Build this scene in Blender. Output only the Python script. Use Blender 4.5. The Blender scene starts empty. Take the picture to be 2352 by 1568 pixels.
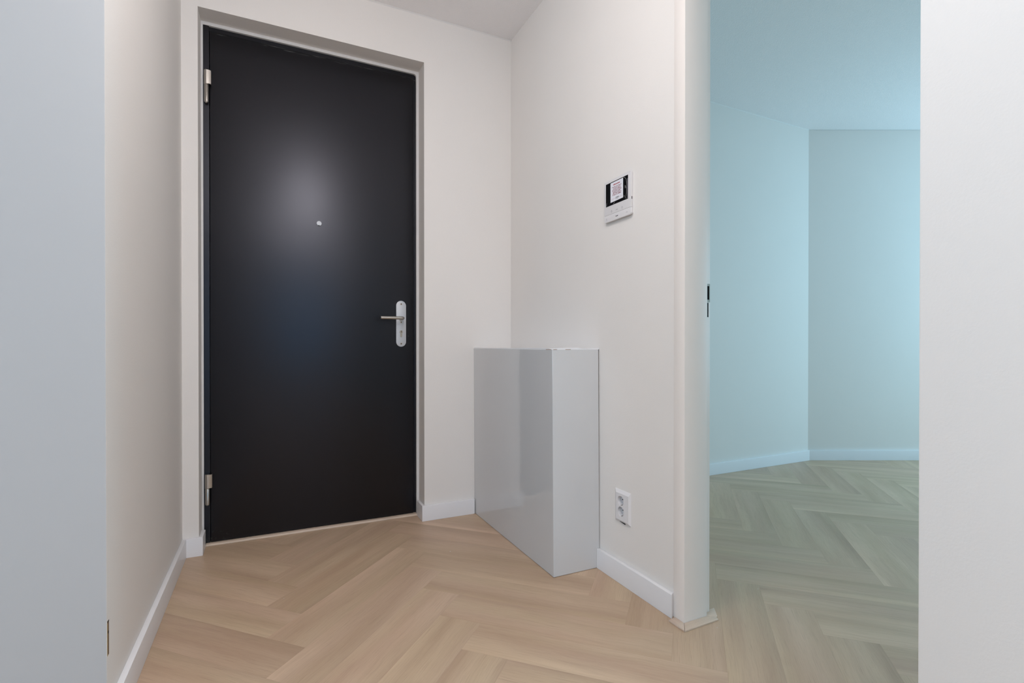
import bpy, bmesh, math, random
from mathutils import Vector, Matrix
C = bpy.context.scene.collection
SC = bpy.context.scene
random.seed(7)

# ------------------------------------------------------------------ camera
cd = bpy.data.cameras.new('camera')
cd.sensor_width = 36.0
cd.lens = 36.0 * 1156.26 / 2352
cd.shift_y = (797.77 - 784) / 2352
cd.clip_start = 0.02
cam = bpy.data.objects.new('camera', cd)
C.objects.link(cam)
cam.location = (0, 0, 0.9)
cam.rotation_euler = (math.radians(90 - 0.2477), 0, math.radians(-25.5977))
SC.camera = cam

# ------------------------------------------------------------------ world, lights, exposure
w = bpy.data.worlds.new('world')
SC.world = w
w.use_nodes = True
w.node_tree.nodes['Background'].inputs[0].default_value = (0.55, 0.75, 1.0, 1)
w.node_tree.nodes['Background'].inputs[1].default_value = 0.6

def area(name, loc, rot, sx, sy, power, col, shape='RECTANGLE', spread=180):
    l = bpy.data.lights.new(name, 'AREA')
    l.shape = shape
    l.size = sx
    l.size_y = sy
    l.energy = power
    l.color = col
    l.spread = math.radians(spread)
    o = bpy.data.objects.new(name, l)
    C.objects.link(o)
    o.location = loc
    o.rotation_euler = rot
    return o
R90 = math.pi / 2
# ceiling lamp of the hall, above and just ahead of the camera
def bulb(name, loc, power, col, r):
    l = bpy.data.lights.new(name, 'POINT')
    l.energy = power; l.color = col; l.shadow_soft_size = r
    o = bpy.data.objects.new(name, l); C.objects.link(o); o.location = loc
    return o
bulb('hall_bulb', (0.20, 1.00, 2.26), 22, (1.0, 0.95, 0.935), 0.22)
area('living_room_ceiling_fill', (0.08, -0.9, 2.56), (0, 0, 0), 1.4, 1.4, 47, (1.0, 0.955, 0.935), 'DISK')  # added soft fill behind the camera, stands for light bounced off the ceiling
# daylight through the living-room windows (behind and left of the camera)
area('rear_window_daylight', (0.15, -3.95, 1.25), (-R90, 0, math.pi), 1.3, 1.9, 18, (0.20, 0.58, 1.0))
area('side_window_daylight', (-3.20, -0.9, 1.4), (0, -R90, 0), 1.7, 2.2, 37, (0.46, 0.76, 1.0))
# daylight through the window of the bedroom
area('bedroom_window_daylight', (5.52, 0.80, 1.35), (0, R90, 0), 1.8, 1.4, 65, (0.445, 0.785, 0.985))

SC.view_settings.view_transform = 'Standard'
SC.view_settings.look = 'None'
SC.view_settings.gamma = 1
SC.view_settings.exposure = -0.07
SC.view_settings.use_curve_mapping = False

# ------------------------------------------------------------------ measures (metres)
VA, UB, UD, H = 2.5261, 1.2029, -0.3397, 2.5865      # front wall, right wall, left wall, ceiling height
TB, HB = 0.0158, 0.0791                               # skirting thickness, height
O1, O2, ZO = -0.2796, 0.7106, 2.3487                  # door recess
VJ = 1.2216                                           # door jamb of the bedroom doorway
VC, UC = 2.5572, 3.8014                               # bedroom far corner
CV, CU, CH = 1.6845, 0.986, 0.8831                    # boxed-in cabinet

# ------------------------------------------------------------------ materials
def newmat(name):
    m = bpy.data.materials.new(name)
    m.use_nodes = True
    return m, m.node_tree.nodes, m.node_tree.links, m.node_tree.nodes['Principled BSDF']

def paint(name, col, rough=0.6, bump=0.0, scale=300.0, vary=0.0, spec=0.35, metal=0.0, coat=0.0):
    m, n, l, b = newmat(name)
    b.inputs['Base Color'].default_value = (*col, 1)
    b.inputs['Roughness'].default_value = rough
    b.inputs['Specular IOR Level'].default_value = spec
    b.inputs['Metallic'].default_value = metal
    b.inputs['Coat Weight'].default_value = coat
    b.inputs['Coat Roughness'].default_value = 0.06
    tc = n.new('ShaderNodeTexCoord')
    if vary:
        nz = n.new('ShaderNodeTexNoise'); nz.inputs['Scale'].default_value = 3.0
        nz.inputs['Detail'].default_value = 3
        l.new(tc.outputs['Object'], nz.inputs['Vector'])
        cr = n.new('ShaderNodeValToRGB')
        cr.color_ramp.elements[0].position = 0.3
        cr.color_ramp.elements[1].position = 0.7
        cr.color_ramp.elements[0].color = (*[c * (1 - vary) for c in col], 1)
        cr.color_ramp.elements[1].color = (*[min(1, c * (1 + vary)) for c in col], 1)
        l.new(nz.outputs['Fac'], cr.inputs['Fac'])
        l.new(cr.outputs['Color'], b.inputs['Base Color'])
    if bump:
        nb = n.new('ShaderNodeTexNoise'); nb.inputs['Scale'].default_value = scale
        nb.inputs['Detail'].default_value = 2
        l.new(tc.outputs['Object'], nb.inputs['Vector'])
        bp = n.new('ShaderNodeBump'); bp.inputs['Strength'].default_value = bump
        bp.inputs['Distance'].default_value = 0.002
        l.new(nb.outputs['Fac'], bp.inputs['Height'])
        l.new(bp.outputs['Normal'], b.inputs['Normal'])
    return m

M = {}
M['wall'] = paint('wall_paint', (0.815, 0.78, 0.75), 0.75, 0.12, 260, 0.006, 0.2)
M['white_wall'] = paint('white_wall_paint', (0.86, 0.85, 0.84), 0.6, 0.08, 220, 0.004, 0.25)
M['ceiling'] = paint('ceiling_plaster', (0.88, 0.862, 0.868), 0.9, 0.8, 160, 0.0, 0.1)
M['lacquer'] = paint('white_lacquer', (0.80, 0.79, 0.805), 0.32, 0.02, 120, 0.0, 0.4)
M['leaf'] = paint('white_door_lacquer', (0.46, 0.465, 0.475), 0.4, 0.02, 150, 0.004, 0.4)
M['frame'] = paint('frame_paint', (0.85, 0.795, 0.755), 0.4, 0.03, 150, 0.0, 0.4)
M['seal'] = paint('white_seal', (0.72, 0.705, 0.695), 0.5, 0.03, 200, 0.0, 0.3)
M['gloss'] = paint('grey_gloss_panel', (0.63, 0.635, 0.645), 0.10, 0.015, 60, 0.01, 0.5, coat=0.4)
M['top'] = paint('white_cover_sheet', (0.84, 0.84, 0.86), 0.35, 0.05, 60, 0.0, 0.4)
M['chip'] = paint('bare_chipboard', (0.30, 0.19, 0.11), 0.8, 0.3, 400, 0.1, 0.2)
M['dark'] = paint('dark_gap', (0.01, 0.01, 0.01), 0.8, 0.0, 1, 0.0, 0.1)
M['steel'] = paint('brushed_steel', (0.52, 0.49, 0.45), 0.28, 0.05, 900, 0.05, 0.5, metal=1.0)
M['alu'] = paint('anodised_aluminium', (0.56, 0.575, 0.605), 0.5, 0.03, 900, 0.0, 0.4, metal=0.25)
M['plastic'] = paint('white_plastic', (0.755, 0.735, 0.745), 0.4, 0.02, 400, 0.0, 0.4)
M['screen'] = paint('black_screen', (0.006, 0.006, 0.007), 0.12, 0.03, 70, 0.0, 0.5)
M['sheet'] = paint('printed_sheet', (0.80, 0.80, 0.86), 0.5, 0.01, 300, 0.0, 0.3)
M['red'] = paint('dark_red_print', (0.22, 0.045, 0.065), 0.6, 0.01, 300, 0.05, 0.2)
M['redt'] = paint('red_print', (0.40, 0.06, 0.07), 0.6, 0.01, 300, 0.05, 0.2)
M['ink'] = paint('black_print', (0.03, 0.03, 0.035), 0.6, 0.01, 300, 0.05, 0.2)
M['greyink'] = paint('grey_print', (0.30, 0.29, 0.31), 0.6, 0.01, 300, 0.02, 0.2)
M['film'] = paint('film_glint_grey', (0.40, 0.40, 0.39), 0.2, 0.02, 200, 0.1, 0.5)
M['bare'] = paint('bare_wood_recess', (0.20, 0.12, 0.07), 0.8, 0.2, 500, 0.15, 0.2)
M['brass'] = paint('brass', (0.55, 0.46, 0.26), 0.3, 0.02, 500, 0.05, 0.5, metal=1.0)
M['nickel'] = paint('nickel_lock', (0.50, 0.42, 0.34), 0.3, 0.02, 500, 0.05, 0.5, metal=1.0)
M['rubber'] = paint('black_rubber', (0.012, 0.012, 0.013), 0.6, 0.05, 300, 0.1, 0.3)

def black_door():
    m, n, l, b = newmat('black_door_coating')
    tc = n.new('ShaderNodeTexCoord')
    big = n.new('ShaderNodeTexNoise'); big.inputs['Scale'].default_value = 2.6; big.inputs['Detail'].default_value = 4
    l.new(tc.outputs['Object'], big.inputs['Vector'])
    cr = n.new('ShaderNodeValToRGB')
    cr.color_ramp.elements[0].color = (0.0014, 0.0014, 0.0016, 1)
    cr.color_ramp.elements[1].color = (0.0028, 0.0027, 0.0030, 1)
    l.new(big.outputs['Fac'], cr.inputs['Fac'])
    # tiny pale paint specks
    vo = n.new('ShaderNodeTexVoronoi'); vo.inputs['Scale'].default_value = 26
    l.new(tc.outputs['Object'], vo.inputs['Vector'])
    lt = n.new('ShaderNodeMath'); lt.operation = 'LESS_THAN'; lt.inputs[1].default_value = 0.028
    l.new(vo.outputs['Distance'], lt.inputs[0])
    wn = n.new('ShaderNodeSeparateColor')
    l.new(vo.outputs['Color'], wn.inputs['Color'])
    gt = n.new('ShaderNodeMath'); gt.operation = 'GREATER_THAN'; gt.inputs[1].default_value = 0.965
    l.new(wn.outputs[0], gt.inputs[0])
    mu = n.new('ShaderNodeMath'); mu.operation = 'MULTIPLY'
    l.new(lt.outputs[0], mu.inputs[0]); l.new(gt.outputs[0], mu.inputs[1])
    mx = n.new('ShaderNodeMix'); mx.data_type = 'RGBA'
    l.new(cr.outputs['Color'], mx.inputs['A'])
    mx.inputs['B'].default_value = (0.25, 0.25, 0.25, 1)
    # chipped coating along the top edge and in the bottom hinge corner
    sp = n.new('ShaderNodeSeparateXYZ'); l.new(tc.outputs['Object'], sp.inputs[0])
    chip = n.new('ShaderNodeTexNoise'); chip.inputs['Scale'].default_value = 1.0; chip.inputs['Detail'].default_value = 5
    mpc = n.new('ShaderNodeMapping'); mpc.inputs['Scale'].default_value = (14, 1, 260)
    l.new(tc.outputs['Object'], mpc.inputs['Vector']); l.new(mpc.outputs[0], chip.inputs['Vector'])
    def rng(sock, a0, a1, b0, b1):
        r_ = n.new('ShaderNodeMapRange'); l.new(sock, r_.inputs['Value'])
        r_.inputs['From Min'].default_value = a0; r_.inputs['From Max'].default_value = a1
        r_.inputs['To Min'].default_value = b0; r_.inputs['To Max'].default_value = b1
        return r_.outputs['Result']
    def mul(a_, b_, op='MULTIPLY'):
        q_ = n.new('ShaderNodeMath'); q_.operation = op
        l.new(a_, q_.inputs[0]); l.new(b_, q_.inputs[1]); return q_.outputs[0]
    top = mul(rng(sp.outputs[2], 2.2985, 2.3030, 0, 1), rng(sp.outputs[2], 2.3070, 2.3100, 1, 0))
    worn = mul(top, rng(chip.outputs['Fac'], 0.56, 0.66, 0, 0.45))
    cor = n.new('ShaderNodeTexNoise'); cor.inputs['Scale'].default_value = 90; cor.inputs['Detail'].default_value = 4
    l.new(tc.outputs['Object'], cor.inputs['Vector'])
    low = mul(rng(sp.outputs[2], 0.0, 0.10, 1, 0), rng(sp.outputs[0], -0.25, -0.12, 1, 0))
    worn2 = mul(low, rng(cor.outputs['Fac'], 0.56, 0.74, 0, 0.3))
    allw = mul(mul(worn, worn2, 'ADD'), mu.outputs[0], 'ADD')
    l.new(allw, mx.inputs['Factor'])
    l.new(mx.outputs['Result'], b.inputs['Base Color'])
    b.inputs['Specular IOR Level'].default_value = 0.55
    b.inputs['Specular Tint'].default_value = (0.86, 0.87, 1.0, 1)
    rr = n.new('ShaderNodeMapRange')
    rr.inputs['To Min'].default_value = 0.31; rr.inputs['To Max'].default_value = 0.36
    l.new(big.outputs['Fac'], rr.inputs['Value'])
    l.new(rr.outputs['Result'], b.inputs['Roughness'])
    fine = n.new('ShaderNodeTexNoise'); fine.inputs['Scale'].default_value = 500
    l.new(tc.outputs['Object'], fine.inputs['Vector'])
    bp = n.new('ShaderNodeBump'); bp.inputs['Strength'].default_value = 0.05; bp.inputs['Distance'].default_value = 0.001
    l.new(fine.outputs['Fac'], bp.inputs['Height'])
    l.new(bp.outputs['Normal'], b.inputs['Normal'])
    return m
M['black'] = black_door()

def wood(name, c_lo, c_hi, c_dark, per_piece=True):
    """oak: grain runs along the local X axis of each piece"""
    m, n, l, b = newmat(name)
    tc = n.new('ShaderNodeTexCoord')
    oi = n.new('ShaderNodeObjectInfo')
    sh = n.new('ShaderNodeVectorMath'); sh.operation = 'MULTIPLY'
    sh.inputs[1].default_value = (37.0, 61.0, 17.0)
    cmb = n.new('ShaderNodeCombineXYZ')
    for i in range(3):
        l.new(oi.outputs['Random'], cmb.inputs[i])
    l.new(cmb.outputs[0], sh.inputs[0])
    ad = n.new('ShaderNodeVectorMath'); ad.operation = 'ADD'
    l.new(tc.outputs['Object'], ad.inputs[0]); l.new(sh.outputs[0], ad.inputs[1])
    # slow wander so the grain is not ruler straight
    wn = n.new('ShaderNodeTexNoise'); wn.inputs['Scale'].default_value = 4.0; wn.inputs['Detail'].default_value = 2
    l.new(ad.outputs[0], wn.inputs['Vector'])
    wv = n.new('ShaderNodeVectorMath'); wv.operation = 'MULTIPLY_ADD'
    wv.inputs[1].default_value = (0.0, 0.022, 0.0)
    l.new(wn.outputs['Color'], wv.inputs[0]); l.new(ad.outputs[0], wv.inputs[2])
    def streak(sx, sy, det, rough):
        mp = n.new('ShaderNodeMapping'); mp.inputs['Scale'].default_value = (sx, sy, 1)
        l.new(wv.outputs[0], mp.inputs['Vector'])
        t = n.new('ShaderNodeTexNoise'); t.inputs['Scale'].default_value = 1
        t.inputs['Detail'].default_value = det; t.inputs['Roughness'].default_value = rough
        l.new(mp.outputs[0], t.inputs['Vector'])
        return t
    broad = streak(1.3, 13, 3, 0.45)
    mid = streak(5.0, 75, 3, 0.6)
    fine = streak(13.0, 820, 2, 0.65)
    cr = n.new('ShaderNodeValToRGB')
    cr.color_ramp.elements[0].position = 0.30; cr.color_ramp.elements[0].color = (*c_lo, 1)
    cr.color_ramp.elements[1].position = 0.70; cr.color_ramp.elements[1].color = (*c_hi, 1)
    l.new(broad.outputs['Fac'], cr.inputs['Fac'])
    f1 = n.new('ShaderNodeMapRange')
    f1.inputs['From Min'].default_value = 0.5; f1.inputs['From Max'].default_value = 0.8
    f1.inputs['To Max'].default_value = 0.26
    l.new(mid.outputs['Fac'], f1.inputs['Value'])
    m1 = n.new('ShaderNodeMix'); m1.data_type = 'RGBA'
    l.new(f1.outputs['Result'], m1.inputs['Factor'])
    l.new(cr.outputs['Color'], m1.inputs['A']); m1.inputs['B'].default_value = (*c_dark, 1)
    f2 = n.new('ShaderNodeMapRange')
    f2.inputs['From Min'].default_value = 0.52; f2.inputs['From Max'].default_value = 0.75
    f2.inputs['To Max'].default_value = 0.55
    l.new(fine.outputs['Fac'], f2.inputs['Value'])
    m2 = n.new('ShaderNodeMix'); m2.data_type = 'RGBA'
    l.new(f2.outputs['Result'], m2.inputs['Factor'])
    l.new(m1.outputs['Result'], m2.inputs['A']); m2.inputs['B'].default_value = (*c_dark, 1)
    # slow drift between olive and pinkish tones
    tn = streak(0.9, 8, 2, 0.5)
    tr = n.new('ShaderNodeValToRGB')
    tr.color_ramp.elements[0].position = 0.35; tr.color_ramp.elements[0].color = (0.985, 1.0, 0.965, 1)
    tr.color_ramp.elements[1].position = 0.65; tr.color_ramp.elements[1].color = (1.015, 0.995, 1.015, 1)
    l.new(tn.outputs['Fac'], tr.inputs['Fac'])
    m3 = n.new('ShaderNodeMix'); m3.data_type = 'RGBA'; m3.blend_type = 'MULTIPLY'
    m3.inputs['Factor'].default_value = 1.0
    l.new(m2.outputs['Result'], m3.inputs['A']); l.new(tr.outputs['Color'], m3.inputs['B'])
    hs = n.new('ShaderNodeHueSaturation')
    mr = n.new('ShaderNodeMapRange')
    mr.inputs['To Min'].default_value = 0.95 if per_piece else 1.0
    mr.inputs['To Max'].default_value = 1.04 if per_piece else 1.0
    l.new(oi.outputs['Random'], mr.inputs['Value'])
    l.new(mr.outputs['Result'], hs.inputs['Value'])
    # printed boards often run paler along one long edge and darker along the other
    if per_piece:
        so_ = n.new('ShaderNodeSeparateXYZ'); l.new(tc.outputs['Object'], so_.inputs[0])
        def mr_(sock, a0, a1, b0, b1):
            q_ = n.new('ShaderNodeMapRange'); l.new(sock, q_.inputs['Value'])
            for k_, v_ in (('From Min', a0), ('From Max', a1), ('To Min', b0), ('To Max', b1)):
                q_.inputs[k_].default_value = v_
            return q_.outputs['Result']
        def mth(op, a_, b_):
            q_ = n.new('ShaderNodeMath'); q_.operation = op
            for i_, x_ in enumerate((a_, b_)):
                if isinstance(x_, (int, float)): q_.inputs[i_].default_value = x_
                else: l.new(x_, q_.inputs[i_])
            return q_.outputs[0]
        r1 = mr_(mth('FRACT', mth('MULTIPLY', oi.outputs['Random'], 7.13), 0), 0.25, 0.9, 0, 0.11)
        r2 = mr_(mth('FRACT', mth('MULTIPLY', oi.outputs['Random'], 13.7), 0), 0.25, 0.9, 0, 0.11)
        wob = mth('ADD', so_.outputs[1], mth('MULTIPLY', mth('SUBTRACT', broad.outputs['Fac'], 0.5), 0.05))
        pale = mth('MULTIPLY', mr_(wob, 0.030, 0.066, 0, 1), r1)
        deep = mth('MULTIPLY', mr_(wob, -0.020, -0.072, 0, 1), r2)
        fac = mth('SUBTRACT', mth('ADD', pale, 1.0), deep)
        cc = n.new('ShaderNodeCombineXYZ')
        for i_ in range(3): l.new(fac, cc.inputs[i_])
        m4 = n.new('ShaderNodeMix'); m4.data_type = 'RGBA'; m4.blend_type = 'MULTIPLY'
        m4.inputs['Factor'].default_value = 1.0
        l.new(m3.outputs['Result'], m4.inputs['A']); l.new(cc.outputs[0], m4.inputs['B'])
        l.new(m4.outputs['Result'], hs.inputs['Color'])
    else:
        l.new(m3.outputs['Result'], hs.inputs['Color'])
    l.new(hs.outputs['Color'], b.inputs['Base Color'])
    b.inputs['Roughness'].default_value = 0.42
    b.inputs['Specular IOR Level'].default_value = 0.4
    bp = n.new('ShaderNodeBump'); bp.inputs['Strength'].default_value = 0.10; bp.inputs['Distance'].default_value = 0.0006
    l.new(fine.outputs['Fac'], bp.inputs['Height'])
    l.new(bp.outputs['Normal'], b.inputs['Normal'])
    return m
M['oak'] = wood('oak_plank', (0.470, 0.330, 0.224), (0.59, 0.437, 0.307), (0.33, 0.22, 0.147))
M['oak_trim'] = wood('pale_oak_trim', (0.58, 0.45, 0.36), (0.66, 0.53, 0.435), (0.42, 0.31, 0.235), False)

# ------------------------------------------------------------------ mesh helpers
def finish(name, bm, mat, parent=None, smooth=False):
    bmesh.ops.remove_doubles(bm, verts=bm.verts, dist=1e-7)
    bmesh.ops.recalc_face_normals(bm, faces=bm.faces)
    me = bpy.data.meshes.new(name)
    bm.to_mesh(me)
    bm.free()
    if smooth:
        for p in me.polygons:
            p.use_smooth = True
        try:
            me.set_sharp_from_angle(angle=math.radians(35))
        except Exception:
            pass
    me.materials.append(mat)
    o = bpy.data.objects.new(name, me)
    C.objects.link(o)
    if parent:
        o.parent = parent
        o.matrix_parent_inverse = Matrix.Translation(-Vector(parent.location))
    return o

def add_box(bm, x0, x1, y0, y1, z0, z1, bev=0.0, seg=2):
    t = bmesh.new()
    vs = [t.verts.new((x, y, z)) for x in (x0, x1) for y in (y0, y1) for z in (z0, z1)]
    for f in ((0, 1, 3, 2), (4, 6, 7, 5), (0, 4, 5, 1), (2, 3, 7, 6), (0, 2, 6, 4), (1, 5, 7, 3)):
        t.faces.new([vs[i] for i in f])
    if bev:
        bmesh.ops.bevel(t, geom=t.edges[:], offset=bev, segments=seg, affect='EDGES', profile=0.5)
    me = bpy.data.meshes.new('tmp'); t.to_mesh(me); t.free()
    bm.from_mesh(me); bpy.data.meshes.remove(me)

def box(name, x0, x1, y0, y1, z0, z1, mat, parent=None, bev=0.0, seg=2):
    bm = bmesh.new()
    add_box(bm, x0, x1, y0, y1, z0, z1, bev, seg)
    return finish(name, bm, mat, parent, smooth=bev > 0)

def add_prism(bm, pts, axis, a, b):
    """pts in the two other axes (order x,y / x,z / y,z), extruded along axis from a to b"""
    def P(p, t):
        return {'z': (p[0], p[1], t), 'y': (p[0], t, p[1]), 'x': (t, p[0], p[1])}[axis]
    lo = [bm.verts.new(P(p, a)) for p in pts]
    hi = [bm.verts.new(P(p, b)) for p in pts]
    n = len(pts)
    bm.faces.new(lo); bm.faces.new(hi)
    for i in range(n):
        bm.faces.new((lo[i], lo[(i + 1) % n], hi[(i + 1) % n], hi[i]))

def prism(name, pts, axis, a, b, mat, parent=None, bev=0.0, smooth=False):
    bm = bmesh.new()
    add_prism(bm, pts, axis, a, b)
    if bev:
        bmesh.ops.recalc_face_normals(bm, faces=bm.faces)
        bmesh.ops.bevel(bm, geom=bm.edges[:], offset=bev, segments=2, affect='EDGES', profile=0.5)
    return finish(name, bm, mat, parent, smooth or bev > 0)

def rrect(x0, x1, y0, y1, r, k=6):
    pts = []
    for cx, cy, a0 in ((x1 - r, y1 - r, 0), (x0 + r, y1 - r, 90), (x0 + r, y0 + r, 180), (x1 - r, y0 + r, 270)):
        for i in range(k + 1):
            a = math.radians(a0 + 90 * i / k)
            pts.append((cx + r * math.cos(a), cy + r * math.sin(a)))
    return pts

def circ(cx, cy, r, k=28):
    return [(cx + r * math.cos(2 * math.pi * i / k), cy + r * math.sin(2 * math.pi * i / k)) for i in range(k)]

def add_tube(bm, path, r, k=16):
    rings = []
    n = len(path)
    path = [Vector(p) for p in path]
    for i, p in enumerate(path):
        t = (path[min(i + 1, n - 1)] - path[max(i - 1, 0)]).normalized()
        up = Vector((0, 0, 1)) if abs(t.z) < 0.9 else Vector((1, 0, 0))
        s = t.cross(up).normalized(); u = s.cross(t)
        rings.append([bm.verts.new(p + r * (math.cos(2 * math.pi * j / k) * s + math.sin(2 * math.pi * j / k) * u)) for j in range(k)])
    for a, b in zip(rings, rings[1:]):
        for j in range(k):
            bm.faces.new((a[j], a[(j + 1) % k], b[(j + 1) % k], b[j]))
    bm.faces.new(rings[0]); bm.faces.new(rings[-1])

def add_lathe(bm, cx, cy, prof, k=20):
    """prof: list of (radius, z)"""
    rings = [[bm.verts.new((cx + r * math.cos(2 * math.pi * j / k), cy + r * math.sin(2 * math.pi * j / k), z)) for j in range(k)] for r, z in prof]
    for a, b in zip(rings, rings[1:]):
        for j in range(k):
            bm.faces.new((a[j], a[(j + 1) % k], b[(j + 1) % k], b[j]))
    bm.faces.new(rings[0]); bm.faces.new(rings[-1])

def struct(o, label=None, cat=None):
    o['kind'] = 'structure'
    if label: o['label'] = label
    if cat: o['category'] = cat
    return o

def empty(name, loc, label=None, cat=None, kind=None):
    o = bpy.data.objects.new(name, None)
    C.objects.link(o)
    o.location = loc
    o.empty_display_size = 0.05
    if label: o['label'] = label
    if cat: o['category'] = cat
    if kind: o['kind'] = kind
    return o

# ------------------------------------------------------------------ room shell
ZT = H + 0.12
struct(box('ceiling', -3.4, 6.0, -4.1, 2.9, H, ZT, M['ceiling']), 'white stippled plaster ceiling over hall and bedroom', 'ceiling')

# front wall, with the recess of the entrance door
bm = bmesh.new()
add_box(bm, UD - 0.12, O1, VA, VA + 0.26, 0, H)
add_box(bm, O2, 1.305, VA, VA + 0.26, 0, H)
add_box(bm, O1, O2, VA, VA + 0.26, ZO, H)
struct(finish('wall_front', bm, M['wall']), 'off-white hall wall around the black entrance door', 'wall')
# left wall of the hall and the wall behind the open white door leaf
struct(box('wall_left', UD - 0.12, UD, 1.4746, VA, 0, H, M['wall']), 'off-white hall wall left of the black entrance door', 'wall')
struct(box('wall_left_return', -3.4, UD - 0.12, 1.4746, 1.60, 0, H, M['wall']), 'off-white wall behind the open white door leaf', 'wall')
# right wall of the hall, from the corner to the doorway
struct(box('wall_right', UB, 1.331, 1.2705, VA, 0, H, M['wall']), 'off-white hall wall carrying the intercom and the socket', 'wall')
bm = bmesh.new()
add_box(bm, UB, 1.331, 0.405, 1.2705, 2.36, H)
struct(finish('wall_right_lintel', bm, M['wall']), 'off-white wall above the bedroom doorway', 'wall')
# near right wall end (white), beside the camera
bm = bmesh.new()
add_box(bm, 0.85, 1.331, -4.0, 0.405, 0, H, 0.0025, 2)
struct(finish('wall_right_near', bm, M['white_wall'], None, True), 'white wall end close on the right of the bedroom doorway', 'wall')
# living room behind the camera
bm = bmesh.new()
add_box(bm, -3.4, -0.5, -4.15, -4.0, 0, H); add_box(bm, 0.8, 0.85, -4.15, -4.0, 0, H)
add_box(bm, -0.5, 0.8, -4.15, -4.0, 0, 0.3); add_box(bm, -0.5, 0.8, -4.15, -4.0, 2.2, H)
struct(finish('wall_back', bm, M['wall']), 'off-white living room wall behind the camera', 'wall')
bm = bmesh.new()
add_box(bm, -3.4, -3.25, -4.0, -1.75, 0, H); add_box(bm, -3.4, -3.25, -0.05, 1.4746, 0, H)
add_box(bm, -3.4, -3.25, -1.75, -0.05, 0, 0.3); add_box(bm, -3.4, -3.25, -1.75, -0.05, 2.5, H)
struct(finish('wall_left_far', bm, M['wall']), 'off-white living room wall with a window', 'wall')

# bedroom
struct(box('wall_bedroom_left', 1.305, UC + 0.1, VC, VC + 0.2, 0, H, M['wall']), 'bedroom wall seen left through the doorway', 'wall')
DC = Vector((0.9018, -0.4320, 0)); NC = Vector((0.4320, 0.9018, 0)); P0 = Vector((UC, VC, 0))
def cwall(name, s0, s1, d0, d1, z0, z1, mat):
    bm = bmesh.new()
    pts = [P0 + DC * s + NC * d for s, d in ((s0, d0), (s1, d0), (s1, d1), (s0, d1))]
    add_prism(bm, [(p.x, p.y) for p in pts], 'z', z0, z1)
    return finish(name, bm, mat)
struct(cwall('wall_bedroom_far', 0, 2.0, 0, 0.2, 0, H, M['wall']), 'bedroom wall facing the doorway', 'wall')
bm = bmesh.new()
add_box(bm, 5.6, 5.75, 1.52, 2.0, 0, H); add_box(bm, 5.6, 5.75, -1.6, 0.08, 0, H)
add_box(bm, 5.6, 5.75, 0.08, 1.52, 0, 0.4); add_box(bm, 5.6, 5.75, 0.08, 1.52, 2.3, H)
struct(finish('wall_bedroom_right', bm, M['wall']), 'bedroom wall with the window, out of view', 'wall')
struct(box('wall_bedroom_near', 1.331, 5.75, -1.6, -1.45, 0, H, M['wall']), 'bedroom wall behind the near right wall end', 'wall')

def window(n, axis, c, a0, a1, z0, z1):
    e = struct(empty('window_%d' % n, ((c, a0, z0) if axis == 'x' else (a0, c, z0))), 'white framed window letting in daylight', 'window')
    bm = bmesh.new()
    t = 0.05
    for (p0, p1, q0, q1) in ((a0, a0 + t, z0, z1), (a1 - t, a1, z0, z1), (a0 + t, a1 - t, z0, z0 + t), (a0 + t, a1 - t, z1 - t, z1),
                             ((a0 + a1) / 2 - t / 2, (a0 + a1) / 2 + t / 2, z0 + t, z1 - t)):
        if axis == 'x': add_box(bm, c - 0.03, c + 0.03, p0, p1, q0, q1)
        else: add_box(bm, p0, p1, c - 0.03, c + 0.03, q0, q1)
    finish('window_frame', bm, M['lacquer'], e)
window(1, 'y', -4.07, -0.5, 0.8, 0.3, 2.2)
window(2, 'x', -3.33, -1.75, -0.05, 0.3, 2.5)
window(3, 'x', 5.68, 0.08, 1.52, 0.4, 2.3)

# ------------------------------------------------------------------ floor: slab with herringbone oak planks
floor = struct(box('floor', -3.4, 6.0, -4.1, 2.9, -0.10, -0.004, M['oak']), 'pale oak floor laid in a herringbone', 'floor')
W, PL = 0.1473, 5
PP, QQ = 1.3535, 1.2250
GAP = 0.00005
def plank_mesh(poly):
    """poly: local outline; a thin chamfered board, top at z = 0"""
    bm = bmesh.new()
    c = sum((Vector((p[0], p[1])) for p in poly), Vector((0, 0))) / len(poly)
    ch = 0.0001
    top = []
    for p in poly:
        d = Vector((p[0], p[1])) - c
        k = max(0.0, 1 - ch / max(d.length, 1e-6) * 1.2)
        top.append(bm.verts.new((c.x + d.x * k, c.y + d.y * k, 0.0)))
    mid = [bm.verts.new((p[0], p[1], -0.0002)) for p in poly]
    bot = [bm.verts.new((p[0], p[1], -0.0039)) for p in poly]
    n = len(poly)
    bm.faces.new(top)
    for i in range(n):
        j = (i + 1) % n
        bm.faces.new((mid[i], mid[j], top[j], top[i]))
        bm.faces.new((bot[i], bot[j], mid[j], mid[i]))
    bmesh.ops.recalc_face_normals(bm, faces=bm.faces)
    me = bpy.data.meshes.new('plank')
    bm.to_mesh(me); bm.free()
    me.materials.append(M['oak'])
    return me
def clip(poly, a, b, c):
    """keep a*x + b*y <= c"""
    out = []
    for i in range(len(poly)):
        p, q = poly[i], poly[(i + 1) % len(poly)]
        dp, dq = a * p[0] + b * p[1] - c, a * q[0] + b * q[1] - c
        if dp <= 0: out.append(p)
        if dp * dq < 0:
            t = dp / (dp - dq)
            out.append((p[0] + t * (q[0] - p[0]), p[1] + t * (q[1] - p[1])))
    return out
hl, hw = PL * W / 2 - GAP, W / 2 - GAP
FULL = [(-hl, -hw), (hl, -hw), (hl, hw), (-hl, hw)]
full_me = plank_mesh(FULL)
S2 = math.sqrt(0.5)
FV = 2.640
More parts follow.
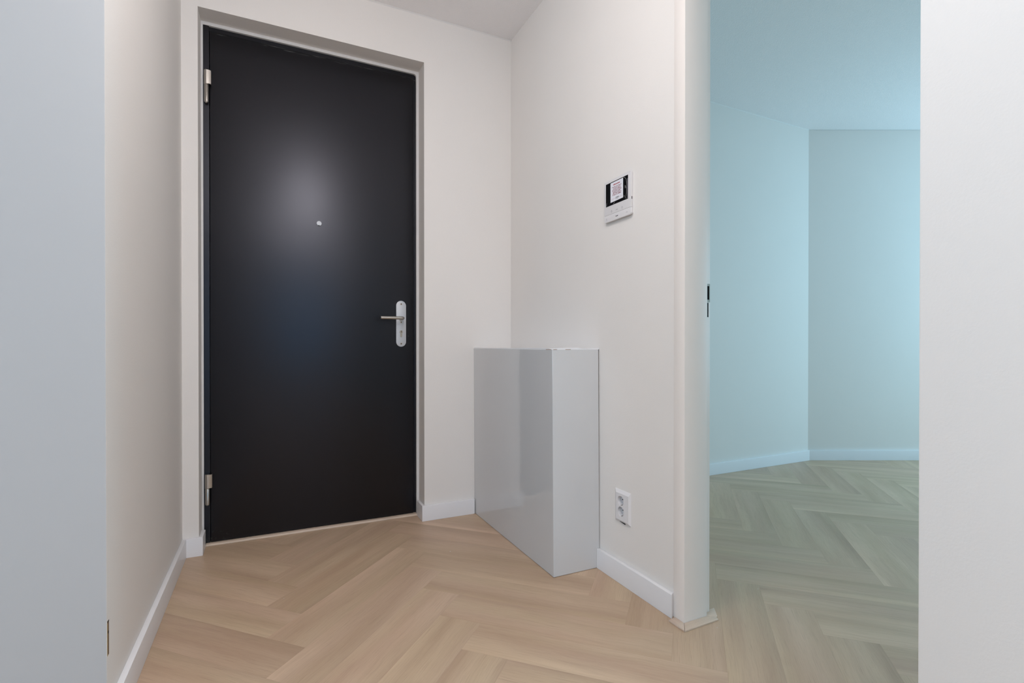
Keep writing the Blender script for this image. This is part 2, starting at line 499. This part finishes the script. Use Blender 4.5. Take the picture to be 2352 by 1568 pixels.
limits = [(0, 1, FV), (0, -1, 0.45), (-1, 0, 0.75), (1, 0, 5.60), (NC.x, NC.y, NC.dot(P0) + 0.02)]
n_planks = 0
for n in range(-45, 45):
    for m_ in range(-8, 9):
        for kind in 'PQ':
            if kind == 'P':
                pc, qc = PP + W * (n + 5 * m_ + 2.5), QQ + W * (n - 5 * m_ + 0.5); ang = math.pi / 4
            else:
                pc, qc = PP + W * (n - 1 + 5 * m_ + 0.5), QQ + W * (n - 5 * m_ + 2.5); ang = 3 * math.pi / 4
            u, v = (pc - qc) * S2, (pc + qc) * S2
            if u < -1.4 or u > 6.1 or v < -1.2 or v > 3.3:
                continue
            ca, sa = math.cos(ang), math.sin(ang)
            world = [(u + ca * x - sa * y, v + sa * x + ca * y) for x, y in FULL]
            poly = world
            for a, b, c in limits:
                poly = clip(poly, a, b, c)
                if len(poly) < 3: break
            if len(poly) < 3: continue
            ar = abs(sum(poly[i][0] * poly[(i + 1) % len(poly)][1] - poly[(i + 1) % len(poly)][0] * poly[i][1] for i in range(len(poly)))) / 2
            if ar < 0.0008: continue
            if ar > PL * W * W * 0.985:
                me = full_me
            else:
                me = plank_mesh([(ca * (x - u) + sa * (y - v), -sa * (x - u) + ca * (y - v)) for x, y in poly])
            o = bpy.data.objects.new('plank', me)
            C.objects.link(o)
            o.parent = floor
            o.location = (u, v, 0)
            o.rotation_euler = (0, 0, ang)
            n_planks += 1

# ------------------------------------------------------------------ skirting boards
def skirt(name, pts, label):
    """pts: outline in plan; the front top edge is eased"""
    bm = bmesh.new()
    add_prism(bm, pts, 'z', 0.0006, HB)
    bmesh.ops.recalc_face_normals(bm, faces=bm.faces)
    es = [e for e in bm.edges if all(abs(v.co.z - HB) < 1e-6 for v in e.verts)]
    bmesh.ops.bevel(bm, geom=es, offset=0.0018, segments=2, affect='EDGES', profile=0.5)
    return struct(finish(name, bm, M['lacquer'], None, True), label, 'baseboard')
vf = VA - TB
skirt('baseboard_left', [(UD, 0.0 + 1.4746), (UD + TB, 1.4746), (UD + TB, vf), (UD, vf)], 'white skirting board along the left hall wall')
skirt('baseboard_front_left', [(UD + 0.0003, VA), (UD + 0.0003, vf + 0.0003), (-0.2640, vf + 0.0003), (-0.2640, 2.6115), (O1, 2.6115), (O1, VA)],
      'short white skirting piece left of the black door')
skirt('baseboard_front', [(0.6955, 2.6115), (0.6955, vf), (0.9815, vf), (0.9815, VA), (O2, VA), (O2, 2.6115)],
      'white skirting board between the black door and the grey cabinet')
skirt('baseboard_right', [(UB, CV - 0.0005), (UB - TB, CV - 0.0005), (UB - TB, 1.2625), (UB - 0.0020, 1.2720), (UB, 1.2720)], 'white skirting board below the double socket')
skirt('baseboard_bedroom_left', [(1.331, VC), (1.331, VC - TB), (UC - 0.004, VC - TB), (UC, VC)], 'white skirting board left in the bedroom')
bm = bmesh.new()
a, b, c, d = P0 + DC * 0.0 - NC * TB, P0 + DC * 1.99 - NC * TB, P0 + DC * 1.99, P0
skirt('baseboard_bedroom_far', [(p.x, p.y) for p in (a, b, c, d)], 'white skirting board on the far bedroom wall')
bm.free()
# sealant beads where the walls meet the ceiling
struct(prism('trim_1', [(VA, H - 0.005), (VA - 0.004, H), (VA, H)], 'x', UD, UB, M['seal']), 'thin white sealant line along the top of the front wall', 'trim')
struct(prism('trim_2', [(VC, H - 0.006), (VC - 0.005, H), (VC, H)], 'x', 1.331, UC, M['seal']), 'thin white sealant line along the top of the left bedroom wall', 'trim')
bm = bmesh.new()
q = [P0 - NC * 0.001, P0 + DC * 1.99 - NC * 0.001]
add_prism(bm, [((P0 + DC * s - NC * dd).x, (P0 + DC * s - NC * dd).y) for s, dd in ((0, 0), (1.99, 0), (1.99, 0.004), (0, 0.004))], 'z', H - 0.005, H)
struct(finish('trim_3', bm, M['seal']), 'thin white sealant line along the top of the far bedroom wall', 'trim')

# ------------------------------------------------------------------ door frame of the bedroom doorway
UR = 1.3014
d3 = struct(empty('door_3', (UB, VJ, 0)), 'off-white door frame of the bedroom doorway without its door', 'door frame')
def jamb(name, s):
    # s=+1: far jamb; -1: mirrored near jamb
    def V(v): return v if s > 0 else 0.405 + (1.2705 - v)
    pts = [(UB - 0.0015, V(1.2702)), (UB - 0.0015, V(VJ)), (UR, V(VJ)), (UR, V(VJ + 0.018)), (1.3325, V(VJ + 0.018)), (1.3325, V(1.2702))]
    bm = bmesh.new()
    add_prism(bm, pts, 'z', 0, 2.359)
    bmesh.ops.recalc_face_normals(bm, faces=bm.faces)
    es = [e for e in bm.edges if abs(e.verts[0].co.z - e.verts[1].co.z) > 1]
    bmesh.ops.bevel(bm, geom=es, offset=0.0018, segments=2, affect='EDGES', profile=0.5)
    return finish(name, bm, M['frame'], d3, True)
jamb('jamb', 1)
jamb('jamb', -1)
box('head', UB - 0.0015, 1.3325, 0.454, 1.2215, 2.32, 2.359, M['frame'], d3)
# strike plates in the rebate
vr = VJ + 0.018
sp = box('strike_plate', 1.3155, 1.3310, vr - 0.0008, vr + 0.001, 1.0445, 1.1060, M['steel'], d3)
box('latch_hole', 1.3160, 1.3275, vr - 0.0011, vr + 0.001, 1.0530, 1.0985, M['dark'], sp)
box('bolt_hole', 1.3160, 1.3240, vr - 0.0011, vr + 0.001, 0.9945, 1.0425, M['dark'], sp)

# floor trims mitred around the foot of that frame
def padtrim(name, pts, z1, ang, label):
    cx = sum(p[0] for p in pts) / len(pts); cy = sum(p[1] for p in pts) / len(pts)
    ca, sa = math.cos(ang), math.sin(ang)
    bm = bmesh.new()
    loc = [(ca * (x - cx) + sa * (y - cy), -sa * (x - cx) + ca * (y - cy)) for x, y in pts]
    add_prism(bm, loc, 'z', 0.0005, z1)
    bmesh.ops.recalc_face_normals(bm, faces=bm.faces)
    es = [e for e in bm.edges if all(abs(v.co.z - z1) < 1e-6 for v in e.verts)]
    bmesh.ops.bevel(bm, geom=es, offset=0.0012, segments=2, affect='EDGES', profile=0.5)
    o = finish(name, bm, M['oak_trim'], None, True)
    o.location = (cx, cy, 0); o.rotation_euler = (0, 0, ang)
    return struct(o, label, 'floor trim')
padtrim('trim_4', [(1.1684, 1.1863), (1.2006, 1.2212), (1.2006, 1.2610), (1.1880, 1.2600), (1.1673, 1.2555)], 0.0048, math.pi / 2, 'short pale wood floor trim on the hall side of the door frame foot')
padtrim('trim_5', [(1.1692, 1.1860), (1.3185, 1.1888), (1.3242, 1.2035), (1.3010, 1.2214), (1.2014, 1.2212)], 0.0048, 0, 'pale wood floor trim across the doorway side of the door frame foot')
padtrim('trim_6', [(1.3020, 1.2218), (1.3245, 1.2040), (1.3310, 1.2050), (1.3640, 1.2490), (1.3335, 1.2490), (1.3335, 1.2394), (1.3020, 1.2394)], 0.0042, 0, 'pale wood floor trim at the bedroom side of the door frame foot')

# ------------------------------------------------------------------ open white door leaf on the left (door_2)
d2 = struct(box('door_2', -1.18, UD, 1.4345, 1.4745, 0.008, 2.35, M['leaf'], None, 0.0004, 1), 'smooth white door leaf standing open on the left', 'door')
eb = box('edge_band', UD - 0.0010, UD + 0.00012, 1.4348, 1.47455, 0.008, 2.35, M['wall'], d2)
eb['label'] = 'warm white edge of the door leaf'
hr = box('hinge_recess', UD - 0.004, UD + 0.0005, 1.4402, 1.4512, 0.187, 0.2655, M['bare'], d2)
hr['label'] = 'bare brown wood recess where a hinge was'
box('recess_edge', UD - 0.001, UD + 0.0009, 1.4393, 1.4410, 0.187, 0.262, M['brass'], hr)
prism('screw_hole', circ(1.4466, 0.2395, 0.0032, 12), 'x', UD - 0.002, UD + 0.0008, M['dark'], hr)
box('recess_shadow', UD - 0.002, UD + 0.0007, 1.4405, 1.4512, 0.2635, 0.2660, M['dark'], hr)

# ------------------------------------------------------------------ entrance door (door_1)
d1 = struct(empty('door_1', ((O1 + O2) / 2, 2.632, 0)), 'tall flush black entrance door in a white recess', 'door')
SI0, SI1, SIZ = -0.2715, 0.6975, 2.3345     # inner edge of the white seal strip
bm = bmesh.new()
add_box(bm, O1, SI0, 2.6300, 2.70, 0, ZO)
add_box(bm, SI1, O2, 2.6300, 2.70, 0, ZO)
add_box(bm, SI0, SI1, 2.6300, 2.70, SIZ, ZO)
r = 0.014
fil = [(SI1, SIZ)] + [(SI1 - r + r * math.cos(math.radians(t)), SIZ - r + r * math.sin(math.radians(t))) for t in range(0, 91, 15)]
add_prism(bm, fil, 'y', 2.6302, 2.70)
o = finish('frame_seal', bm, M['seal'], d1); o['label'] = 'narrow white strip around the black door'
LF0, LF1, LZ0, LZ1 = -0.2465, 0.6815, 0.0125, 2.3125
bm = bmesh.new()
add_box(bm, SI0, LF0 - 0.002, 2.6345, 2.70, 0, SIZ)
add_box(bm, LF1 + 0.0035, SI1, 2.6420, 2.70, 0, SIZ)
add_box(bm, LF0 - 0.002, LF1 + 0.0035, 2.6420, 2.70, LZ1 + 0.003, SIZ)
finish('door_frame', bm, M['black'], d1)
box('door_stop', LF0 - 0.002, LF1 + 0.004, 2.672, 2.70, 0.0, LZ1 + 0.003, M['rubber'], d1)
box('door_leaf', LF0, LF1, 2.6310, 2.6700, LZ0, LZ1, M['black'], d1, 0.003, 3)
bm = bmesh.new()
add_prism(bm, [(2.6125, 0.0006), (2.66, 0.0006), (2.66, 0.011), (2.6205, 0.0095), (2.6150, 0.0075), (2.6125, 0.0035)], 'x', -0.2639, 0.6954)
thr = finish('threshold', bm, M['oak_trim'], d1); thr['label'] = 'pale wood strip at the foot of the door'

LV = 2.6310
def hinge(zt, zm, zb):
    hx, hy = -0.2567, 2.6180
    h = empty('hinge', (hx, hy, zb)); h.parent = d1; h.matrix_parent_inverse = Matrix.Translation(-Vector(d1.location))
    bm = bmesh.new()
    add_lathe(bm, hx, hy, [(0.0078, zm + 0.0006), (0.0098, zm + 0.0022), (0.0098, zt - 0.0016), (0.0082, zt)], 20)
    add_prism(bm, [(hx, hy - 0.0098), (hx + 0.010, hy - 0.0088), (-0.2388, hy - 0.0050), (-0.2380, LV + 0.002), (-0.2405, LV + 0.002), (-0.2412, hy - 0.0022), (hx, hy - 0.0060)], 'z', zm + 0.004, zt - 0.001)
    def kid(nm, b_):
        o_ = finish(nm, b_, M['steel'], None, True)
        o_.parent = h; o_.matrix_parent_inverse = Matrix.Translation(-(Vector(h.location)))
    kid('upper_barrel', bm)
    bm = bmesh.new()
    add_lathe(bm, hx, hy, [(0.0030, zb - 0.0035), (0.0050, zb - 0.001), (0.0080, zb), (0.0080, zb + 0.003), (0.0089, zb + 0.004), (0.0089, zm - 0.0016), (0.0078, zm)], 20)
    add_box(bm, hx - 0.002, hx + 0.002, hy, 2.637, zb + 0.004, zm - 0.002)
    kid('lower_barrel', bm)
hinge(2.1270, 2.0617, 1.9840)
hinge(0.3230, 0.2580, 0.1860)

# handle plate with lever, screws and lock cylinder
PC, PZ0, PZ1 = 0.6155, 0.8930, 1.1325
PV = LV - 0.0035
pl = prism('handle_plate', rrect(PC - 0.0258, PC + 0.0258, PZ0, PZ1, 0.0257, 10), 'y', PV, LV + 0.0005, M['alu'], d1, 0.0006)
pl['label'] = 'long rounded grey metal handle plate'
HZ = 1.0400
path = [(0.5005, 2.575, HZ), (0.53, 2.575, HZ), (0.600, 2.575, HZ)]
for t in range(0, 91, 15):
    a = math.radians(t)
    path.append((0.600 + 0.0155 * math.sin(a), 2.575 + 0.0155 * (1 - math.cos(a)), HZ))
path += [(0.6155, 2.605, HZ), (0.6155, PV + 0.0005, HZ)]
bm = bmesh.new()
add_tube(bm, path, 0.0083, 18)
add_prism(bm, circ(0.6155, HZ - 0.001, 0.0115), 'y', PV - 0.006, PV + 0.0005)
finish('lever', bm, M['steel'], pl, True)
for z in (1.1155, 1.0205, 0.9085):
    s = prism('screw', circ(PC, z, 0.0052, 20), 'y', PV - 0.0010, PV + 0.0005, M['nickel'], pl)
    s2 = bmesh.new()
    add_prism(s2, circ(PC, z, 0.0024, 6), 'y', PV - 0.0014, PV)
    so = finish('screw', s2, M['dark'], pl)
cz = 0.9700
key = circ(PC, cz, 0.0086, 24)
prof = [(PC + 0.0086 * math.cos(math.radians(t)), cz + 0.0086 * math.sin(math.radians(t))) for t in range(-55, 236, 12)]
prof += [(PC - 0.0050, cz - 0.0250 + 0.0020)] + [(PC + 0.0050 * math.cos(math.radians(t)), cz - 0.0225 + 0.0050 * math.sin(math.radians(t))) for t in range(190, 351, 20)] + [(PC + 0.0050, cz - 0.0230)]
lock = prism('lock_cylinder', prof, 'y', PV - 0.0025, PV + 0.0005, M['nickel'], pl)
box('lock_cylinder', PC - 0.0012, PC + 0.0012, PV - 0.0028, PV, cz - 0.004, cz + 0.006, M['dark'], pl)

# peephole cover
bm = bmesh.new()
pc_, pz_ = 0.2140, 1.4955
add_prism(bm, circ(pc_, pz_, 0.0112, 32), 'y', LV - 0.0035, LV + 0.0005)
ph = finish('peephole', bm, M['alu'], d1); ph['label'] = 'small round metal peephole cover'
bm = bmesh.new()
N = 32
for i in range(N):
    a0, a1 = 2 * math.pi * i / N, 2 * math.pi * (i + 1) / N
    q4 = [(pc_ + rr * math.cos(a), pz_ + rr * math.sin(a)) for rr, a in ((0.0112, a0), (0.0112, a1), (0.0090, a1), (0.0090, a0))]
    add_prism(bm, q4, 'y', LV - 0.0046, LV - 0.0034)
finish('rim', bm, M['alu'], ph)
prism('notch', circ(pc_ - 0.0008, pz_ - 0.0098, 0.0020, 12), 'y', LV - 0.0050, LV - 0.0030, M['dark'], ph)

# ------------------------------------------------------------------ boxed-in cabinet in the corner
cab = empty('low_cabinet', ((CU + UB) / 2, (CV + VA) / 2, 0), 'waist-high plain box cabinet with glossy grey front in the hall corner', 'cabinet')
SHV, SHU = 0.0045, -0.0040      # it leans a little
def sheared(o):
    for v in o.data.vertices:
        k = v.co.z / CH
        v.co.x += SHU * k; v.co.y += SHV * k
o = sheared(box('front_panel', CU, CU + 0.018, CV + 0.0006, VA - 0.003, 0.0012, CH, M['gloss'], cab, 0.0008, 1))
o = sheared(box('side_panel', CU + 0.0002, UB - 0.0022, CV, CV + 0.018, 0.0012, CH, M['gloss'], cab, 0.0008, 1))
bpy.data.objects['side_panel'].data.materials[0] = M['gloss']
bm = bmesh.new()
nx, ny = 40, 90
x0, x1, y0, y1 = CU + 0.0012 + SHU, UB - 0.0006, CV + 0.0012 + SHV, VA - 0.0006
def lift(i, j):
    fx, fy = i / nx, j / ny
    # the sheet bulges along its two free edges
    e1 = max(0, 1 - fx * 5) * (0.0016 + 0.0030 * max(0, math.sin(fy * 7.0 + 0.4)) * (1 - fy * 0.3))
    e2 = max(0, 1 - fy * 8) * (0.0020 + 0.0034 * max(0, math.sin(fx * 6.4 - 0.6)) + 0.002 * max(0, math.sin(fx * 15)))
    if fx < 0.03 and fy < 0.03: return 0.001
    return max(e1, e2) + 0.0008
tg = [[bm.verts.new((x0 + (x1 - x0) * i / nx, y0 + (y1 - y0) * j / ny, CH + lift(i, j) + 0.0012)) for j in range(ny + 1)] for i in range(nx + 1)]
bg = [[bm.verts.new((x0 + (x1 - x0) * i / nx, y0 + (y1 - y0) * j / ny, CH + 0.0001)) for j in range(ny + 1)] for i in range(nx + 1)]
for i in range(nx):
    for j in range(ny):
        bm.faces.new((tg[i][j], tg[i + 1][j], tg[i + 1][j + 1], tg[i][j + 1]))
        bm.faces.new((bg[i][j], bg[i][j + 1], bg[i + 1][j + 1], bg[i + 1][j]))
for i in range(nx):
    bm.faces.new((tg[i][0], bg[i][0], bg[i + 1][0], tg[i + 1][0])); bm.faces.new((tg[i][ny], tg[i + 1][ny], bg[i + 1][ny], bg[i][ny]))
for j in range(ny):
    bm.faces.new((tg[0][j], tg[0][j + 1], bg[0][j + 1], bg[0][j])); bm.faces.new((tg[nx][j], bg[nx][j], bg[nx][j + 1], tg[nx][j + 1]))
o = finish('top_sheet', bm, M['top'], cab, True); o['label'] = 'thin white sheet bulging on the cabinet top'
yy = CV + SHV
xx = CU + SHU
for b6 in ((xx + 0.004, xx + 0.021, yy - 0.0004, yy + 0.001), (xx + 0.060, xx + 0.084, yy - 0.0004, yy + 0.001), (xx - 0.0004, xx + 0.001, yy + 0.010, yy + 0.050)):
    o = box('bare_edge', *b6, CH - 0.0004, CH + 0.0012, M['chip'], cab)
    o['label'] = 'bare brown chipboard showing along the top edge'

# ------------------------------------------------------------------ intercom on the right wall
ic = empty('intercom', (UB, 1.547, 1.456), 'white video intercom with black screen and printed sheet on the hall wall', 'intercom')
UF = UB - 0.0215     # front face
def ppl(pts):        # (v, z) outline
    return pts
def xprism(name, pts, u_front, u_back, mat, parent, bev=0.0):
    return prism(name, pts, 'x', u_front, u_back, mat, parent, bev)
IV0, IV1, IZ0, IZ1, ISEAM = 1.4660, 1.6270, 1.3775, 1.5365, 1.4040
xprism('back_plate', rrect(IV0 + 0.0012, IV1 - 0.0012, IZ0 + 0.003, IZ1 - 0.003, 0.005), UB - 0.0070, UB, M['plastic'], ic)
box('shadow_gap', UB - 0.0085, UB - 0.0069, IV0 + 0.002, IV1 - 0.002, IZ0 + 0.006, IZ1 - 0.006, M['dark'], ic)
# housing above the seam
bm = bmesh.new()
k = 6
def corner(cx, cy, rr, a0):
    return [(cx + rr * math.cos(math.radians(a0 + 90 * i / k)), cy + rr * math.sin(math.radians(a0 + 90 * i / k))) for i in range(k + 1)]
rad = 0.007
up = corner(IV1 - 0.004, IZ1 - 0.004, 0.004, 0) + corner(IV0 + 0.004, IZ1 - 0.004, 0.004, 90) + [(IV0, ISEAM + 0.0003), (IV1, ISEAM + 0.0003)]
lo = [(IV1, ISEAM - 0.0003), (IV0, ISEAM - 0.0003)] + corner(IV0 + rad, IZ0 + rad, rad, 180) + corner(IV1 - rad, IZ0 + rad, rad, 270)
xprism('housing', up, UF, UB - 0.0085, M['plastic'], ic, 0.0008)
bb = xprism('button_bar', lo, UF, UB - 0.0085, M['plastic'], ic, 0.0008)
box('seam', UF + 0.002, UB - 0.010, IV0 + 0.001, IV1 - 0.001, ISEAM - 0.0006, ISEAM + 0.0006, M['dark'], ic)
# side slot
box('side_slot', UB - 0.0150, UB - 0.0105, IV0 - 0.0005, IV0 + 0.001, 1.4330, 1.4430, M['dark'], ic)
SV0, SV1, SZ0, SZ1 = 1.4820, 1.6168, 1.4376, 1.5256
sc = xprism('screen', rrect(SV0, SV1, SZ0, SZ1, 0.0008, 2), UF - 0.0004, UF + 0.001, M['screen'], ic)
sh_ = xprism('printed_sheet', [(1.5868, 1.4478), (1.5105, 1.4496), (1.5105, 1.5226), (1.5872, 1.5226)], UF - 0.0008, UF - 0.0003, M['sheet'], ic)
sh_['label'] = 'white sheet with red print on the screen'
US = UF - 0.0009
def vline(bm, v_hi, v_lo, z0, z1):
    add_box(bm, US - 0.0001, US + 0.0002, v_lo, v_hi, z0, z1)
# heading and seven lines too small to read: letter-sized strokes in word groups
def words(bm, v_mid, z, h, lens, lw, gap):
    v = v_mid + (sum(lens) * lw + (len(lens) - 1) * gap) / 2
    for n in lens:
        for i in range(n):
            hh = h * random.choice((0.62, 0.7, 0.75, 1.0, 0.68))
            vline(bm, v, v - lw * 0.84, z, z + hh)
            v -= lw
        v -= gap
bm = bmesh.new()
words(bm, 1.5490, 1.5100, 0.0056, (12,), 0.0034, 0.002)
finish('heading', bm, M['redt'], sh_)['kind'] = 'stuff'
rows = [(3, 7, 6, 8, 1), (4, 8, 8), (2, 2, 8, 11), (3, 2, 9, 3, 7), (9, 3, 8), (7, 6, 8, 2), (3, 7, 4, 9)]
for i, ls in enumerate(rows):
    bm = bmesh.new()
    words(bm, 1.5490 - 0.0012 * (i % 2), 1.5018 - i * 0.0051, 0.0032, ls, 0.00205, 0.0017)
    finish('print_line', bm, M['red'], sh_)['kind'] = 'stuff'
for a_, b_ in ((1.5800, 1.5560), (1.5350, 1.5165)):
    bm = bmesh.new(); vline(bm, a_, b_, 1.4585, 1.4591)
    finish('rule_line', bm, M['redt'], sh_)
def text(name, s, size, v_left, z_base, mat, parent, u=None, bold=0.0):
    cu = bpy.data.curves.new(name, 'FONT')
    cu.body = s; cu.size = size; cu.offset = bold; cu.extrude = 0.00005
    t = bpy.data.objects.new(name, cu)
    C.objects.link(t)
    dg = bpy.context.evaluated_depsgraph_get()
    me = bpy.data.meshes.new_from_object(t.evaluated_get(dg))
    bpy.data.objects.remove(t); bpy.data.curves.remove(cu)
    u = US if u is None else u
    for v in me.vertices:
        x, y, z = v.co
        v.co = (u - z, v_left - x, z_base + y)
    me.materials.clear(); me.materials.append(mat)
    o = bpy.data.objects.new(name, me); C.objects.link(o)
    o.parent = parent; o.matrix_parent_inverse = Matrix.Translation(-Vector(parent.location))
    return o
text('lettering', 'LOOP', 0.0070, 1.5550, 1.4575, M['ink'], sh_, None, 0.0003)
bm = bmesh.new()
words(bm, 1.5465, 1.4535, 0.0022, (4, 6), 0.0016, 0.001)
finish('small_print', bm, M['greyink'], sh_)['kind'] = 'stuff'
# glints on the loose protective film, modelled as thin grey tubes
for pts, rr in (([(1.5080, 1.5240), (1.5000, 1.5200), (1.4930, 1.5120), (1.4895, 1.5000), (1.4885, 1.4880), (1.4905, 1.4790)], 0.00055),
                ([(1.5050, 1.4560), (1.5035, 1.4535), (1.5035, 1.4500)], 0.0006),
                ([(1.4985, 1.4905), (1.4970, 1.4850), (1.4975, 1.4800)], 0.0007),
                ([(1.4890, 1.4800), (1.4900, 1.4600), (1.4980, 1.4430), (1.4840, 1.4400)], 0.0005),
                ([(1.5690, 1.4400), (1.5650, 1.4420), (1.5625, 1.4450)], 0.0006),
                ([(1.6140, 1.4400), (1.6120, 1.4480), (1.6090, 1.4530)], 0.0006)):
    bm = bmesh.new()
    add_tube(bm, [(UF - 0.0005, a_, b_) for a_, b_ in pts], rr, 6)
    finish('film_glint', bm, M['film'], sc)
bm = bmesh.new()
add_box(bm, UF - 0.0007, UF, 1.4826, 1.4862, 1.4405, 1.5130)
finish('film_strip', bm, paint('film_violet_grey', (0.11, 0.10, 0.13), 0.3, 0.02, 90), sc)
# touch symbols
UI = UF - 0.0001
def loop(bm, pts, t=0.0005, closed=True):
    n_ = len(pts)
    for i in range(n_ if closed else n_ - 1):
        add_tube(bm, [(UI, *pts[i]), (UI, *pts[(i + 1) % n_])], t, 5)
bm = bmesh.new(); loop(bm, [(1.5830, 1.4115), (1.5780, 1.4115), (1.5780, 1.4150), (1.5805, 1.4178), (1.5830, 1.4150)]); add_box(bm, UI - 0.0004, UI + 0.0002, 1.5797, 1.5813, 1.4170, 1.4190)
finish('touch_symbol', bm, M['greyink'], ic)
bm = bmesh.new(); loop(bm, [(1.5545, 1.4140), (1.5480, 1.4140)], 0.0006, False); loop(bm, circ(1.5460, 1.4142, 0.0017, 8), 0.0005); loop(bm, [(1.5545, 1.4140), (1.5545, 1.4122)], 0.0005, False)
finish('touch_symbol', bm, M['greyink'], ic)
bm = bmesh.new(); loop(bm, circ(1.5165, 1.4142, 0.0032, 12), 0.0006)
finish('touch_symbol', bm, M['greyink'], ic)
bm = bmesh.new(); loop(bm, [(1.6120, 1.3940), (1.6133, 1.3915), (1.6133, 1.3888), (1.6110, 1.3862), (1.6098, 1.3866)], 0.0006, False)
finish('receiver_symbol', bm, M['greyink'], bb)
bm = bmesh.new(); loop(bm, [(1.4930, 1.3882), (1.4915, 1.3905), (1.4890, 1.3912), (1.4865, 1.3905), (1.4850, 1.3882)], 0.0006, False)
finish('receiver_symbol', bm, M['greyink'], bb)
bm = bmesh.new()
for i in range(7):      # a seven-letter mark too small to read
    hh = (0.0034, 0.0024, 0.0024, 0.0024, 0.0024, 0.0026, 0.0036)[i]
    add_box(bm, UI - 0.0002, UI + 0.0002, 1.5555 - i * 0.0021 - 0.0018, 1.5555 - i * 0.0021, 1.3886, 1.3886 + hh)
finish('lettering', bm, M['ink'], bb)

# the housing is only 12.5 mm deep: bring every piece back towards the wall
KI = (UB - 0.0125) / (UB - 0.0215)
for o in list(ic.children_recursive):
    for v in o.data.vertices:
        v.co.x = UB - (UB - v.co.x) * 0.0125 / 0.0215
        v.co.y *= KI
        v.co.z = 0.9 + (v.co.z - 0.9) * KI

# ------------------------------------------------------------------ double socket low on the right wall
so = empty('double_socket', (UB, 1.528, 0.289), 'white double wall socket low on the hall wall above the skirting', 'socket')
WV0, WV1, WZ0, WZ1, WD = 1.4885, 1.5815, 0.2275, 0.3500, 0.0100
bm = bmesh.new()
base = [(UB + 0.0, WV0, WZ0), (UB, WV1, WZ0), (UB, WV1, WZ1), (UB, WV0, WZ1)]
m1 = [(UB - 0.0015, WV0, WZ0), (UB - 0.0015, WV1, WZ0), (UB - 0.0015, WV1, WZ1), (UB - 0.0015, WV0, WZ1)]
fr = [(UB - WD, WV0 + 0.0045, WZ0 + 0.0105), (UB - WD, WV1 - 0.0150, WZ0 + 0.0105), (UB - WD, WV1 - 0.0150, WZ1 - 0.0110), (UB - WD, WV0 + 0.0045, WZ1 - 0.0110)]
rings = [[bm.verts.new(p) for p in s_] for s_ in (base, m1, fr)]
for a_, b_ in zip(rings, rings[1:]):
    for i in range(4):
        bm.faces.new((a_[i], a_[(i + 1) % 4], b_[(i + 1) % 4], b_[i]))
bm.faces.new(rings[0]); bm.faces.new(rings[2])
body = finish('cover_plate', bm, M['plastic'], so)
CC = [(1.5390, 0.3113), (1.5375, 0.2712)]
cut = bmesh.new()
for cv_, cz_ in CC:
    add_prism(cut, circ(cv_, cz_, 0.0190, 40), 'x', UB - 0.02, UB + 0.0125)
cuto = finish('cutter', cut, M['plastic'])
md = body.modifiers.new('cut', 'BOOLEAN'); md.operation = 'DIFFERENCE'; md.object = cuto; md.solver = 'EXACT'
dg = bpy.context.evaluated_depsgraph_get()
me = bpy.data.meshes.new_from_object(body.evaluated_get(dg))
body.modifiers.clear(); body.data = me
wr = bpy.data.objects['wall_right']          # the sockets are sunk into the wall
md = wr.modifiers.new('cut', 'BOOLEAN'); md.operation = 'DIFFERENCE'; md.object = cuto; md.solver = 'EXACT'
dg = bpy.context.evaluated_depsgraph_get()
me = bpy.data.meshes.new_from_object(wr.evaluated_get(dg))
wr.modifiers.clear(); wr.data = me
bpy.data.objects.remove(cuto)
for cv_, cz_ in CC:
    bm = bmesh.new()            # cup
    k = 40
    prof = [(0.0188, UB - 0.0098), (0.0188, UB + 0.0120), (0.0, UB + 0.0120)]
    prof_in = [(0.0182, UB - 0.0098), (0.0180, UB + 0.0080)]
    def ringv(r_, u_):
        return [bm.verts.new((u_, cv_ + r_ * math.cos(2 * math.pi * i / k), cz_ + r_ * math.sin(2 * math.pi * i / k))) for i in range(k)]
    rr_ = [ringv(0.0188, UB + 0.0120), ringv(0.0188, UB - 0.0099), ringv(0.0182, UB - 0.0099), ringv(0.0178, UB + 0.0080)]
    for a_, b_ in zip(rr_, rr_[1:]):
        for i in range(k):
            bm.faces.new((a_[i], a_[(i + 1) % k], b_[(i + 1) % k], b_[i]))
    bm.faces.new(rr_[0]); bm.faces.new(rr_[3])
    inn = finish('socket_insert', bm, M['plastic'], so, True)
    for s in (-1, 1):
        prism('pin_hole', circ(cv_ + s * 0.0095, cz_, 0.0024, 14), 'x', UB + 0.0074, UB + 0.0085, M['dark'], inn)
        box('earth_clip', UB - 0.0070, UB + 0.0080, cv_ - 0.0022, cv_ + 0.0022, cz_ + s * 0.0172 - 0.0010, cz_ + s * 0.0172 + 0.0010, M['steel'], inn)
bx = bmesh.new()
add_prism(bx, [(1.5500, WZ0 + 0.0022), (1.5190, WZ0 + 0.0018), (1.5190, WZ0 - 0.0008), (1.5230, WZ0 - 0.0006)], 'x', UB - 0.0055, UB - 0.0001)
finish('cable_opening', bx, M['dark'], so)

# ------------------------------------------------------------------ crumbs left on the floor
bm = bmesh.new()
for u_, v_, s_ in ((0.705, 2.095, 0.0020), (0.300, 1.300, 0.0022), (0.282, 1.255, 0.0014), (0.04, 1.96, 0.0012), (0.72, 1.04, 0.0016), (1.62, 1.28, 0.0018), (1.28, 1.16, 0.0014), (0.43, 1.72, 0.0010), (0.40, 1.70, 0.0010)):
    bmesh.ops.create_icosphere(bm, subdivisions=1, radius=s_, matrix=Matrix.Translation((u_, v_, s_ * 0.55)) @ Matrix.Diagonal((1.2, 0.8, 0.55, 1)))
cr = finish('plaster_crumbs', bm, M['seal'])
cr['kind'] = 'stuff'; cr['label'] = 'white plaster crumbs scattered on the oak floor'; cr['category'] = 'crumbs'
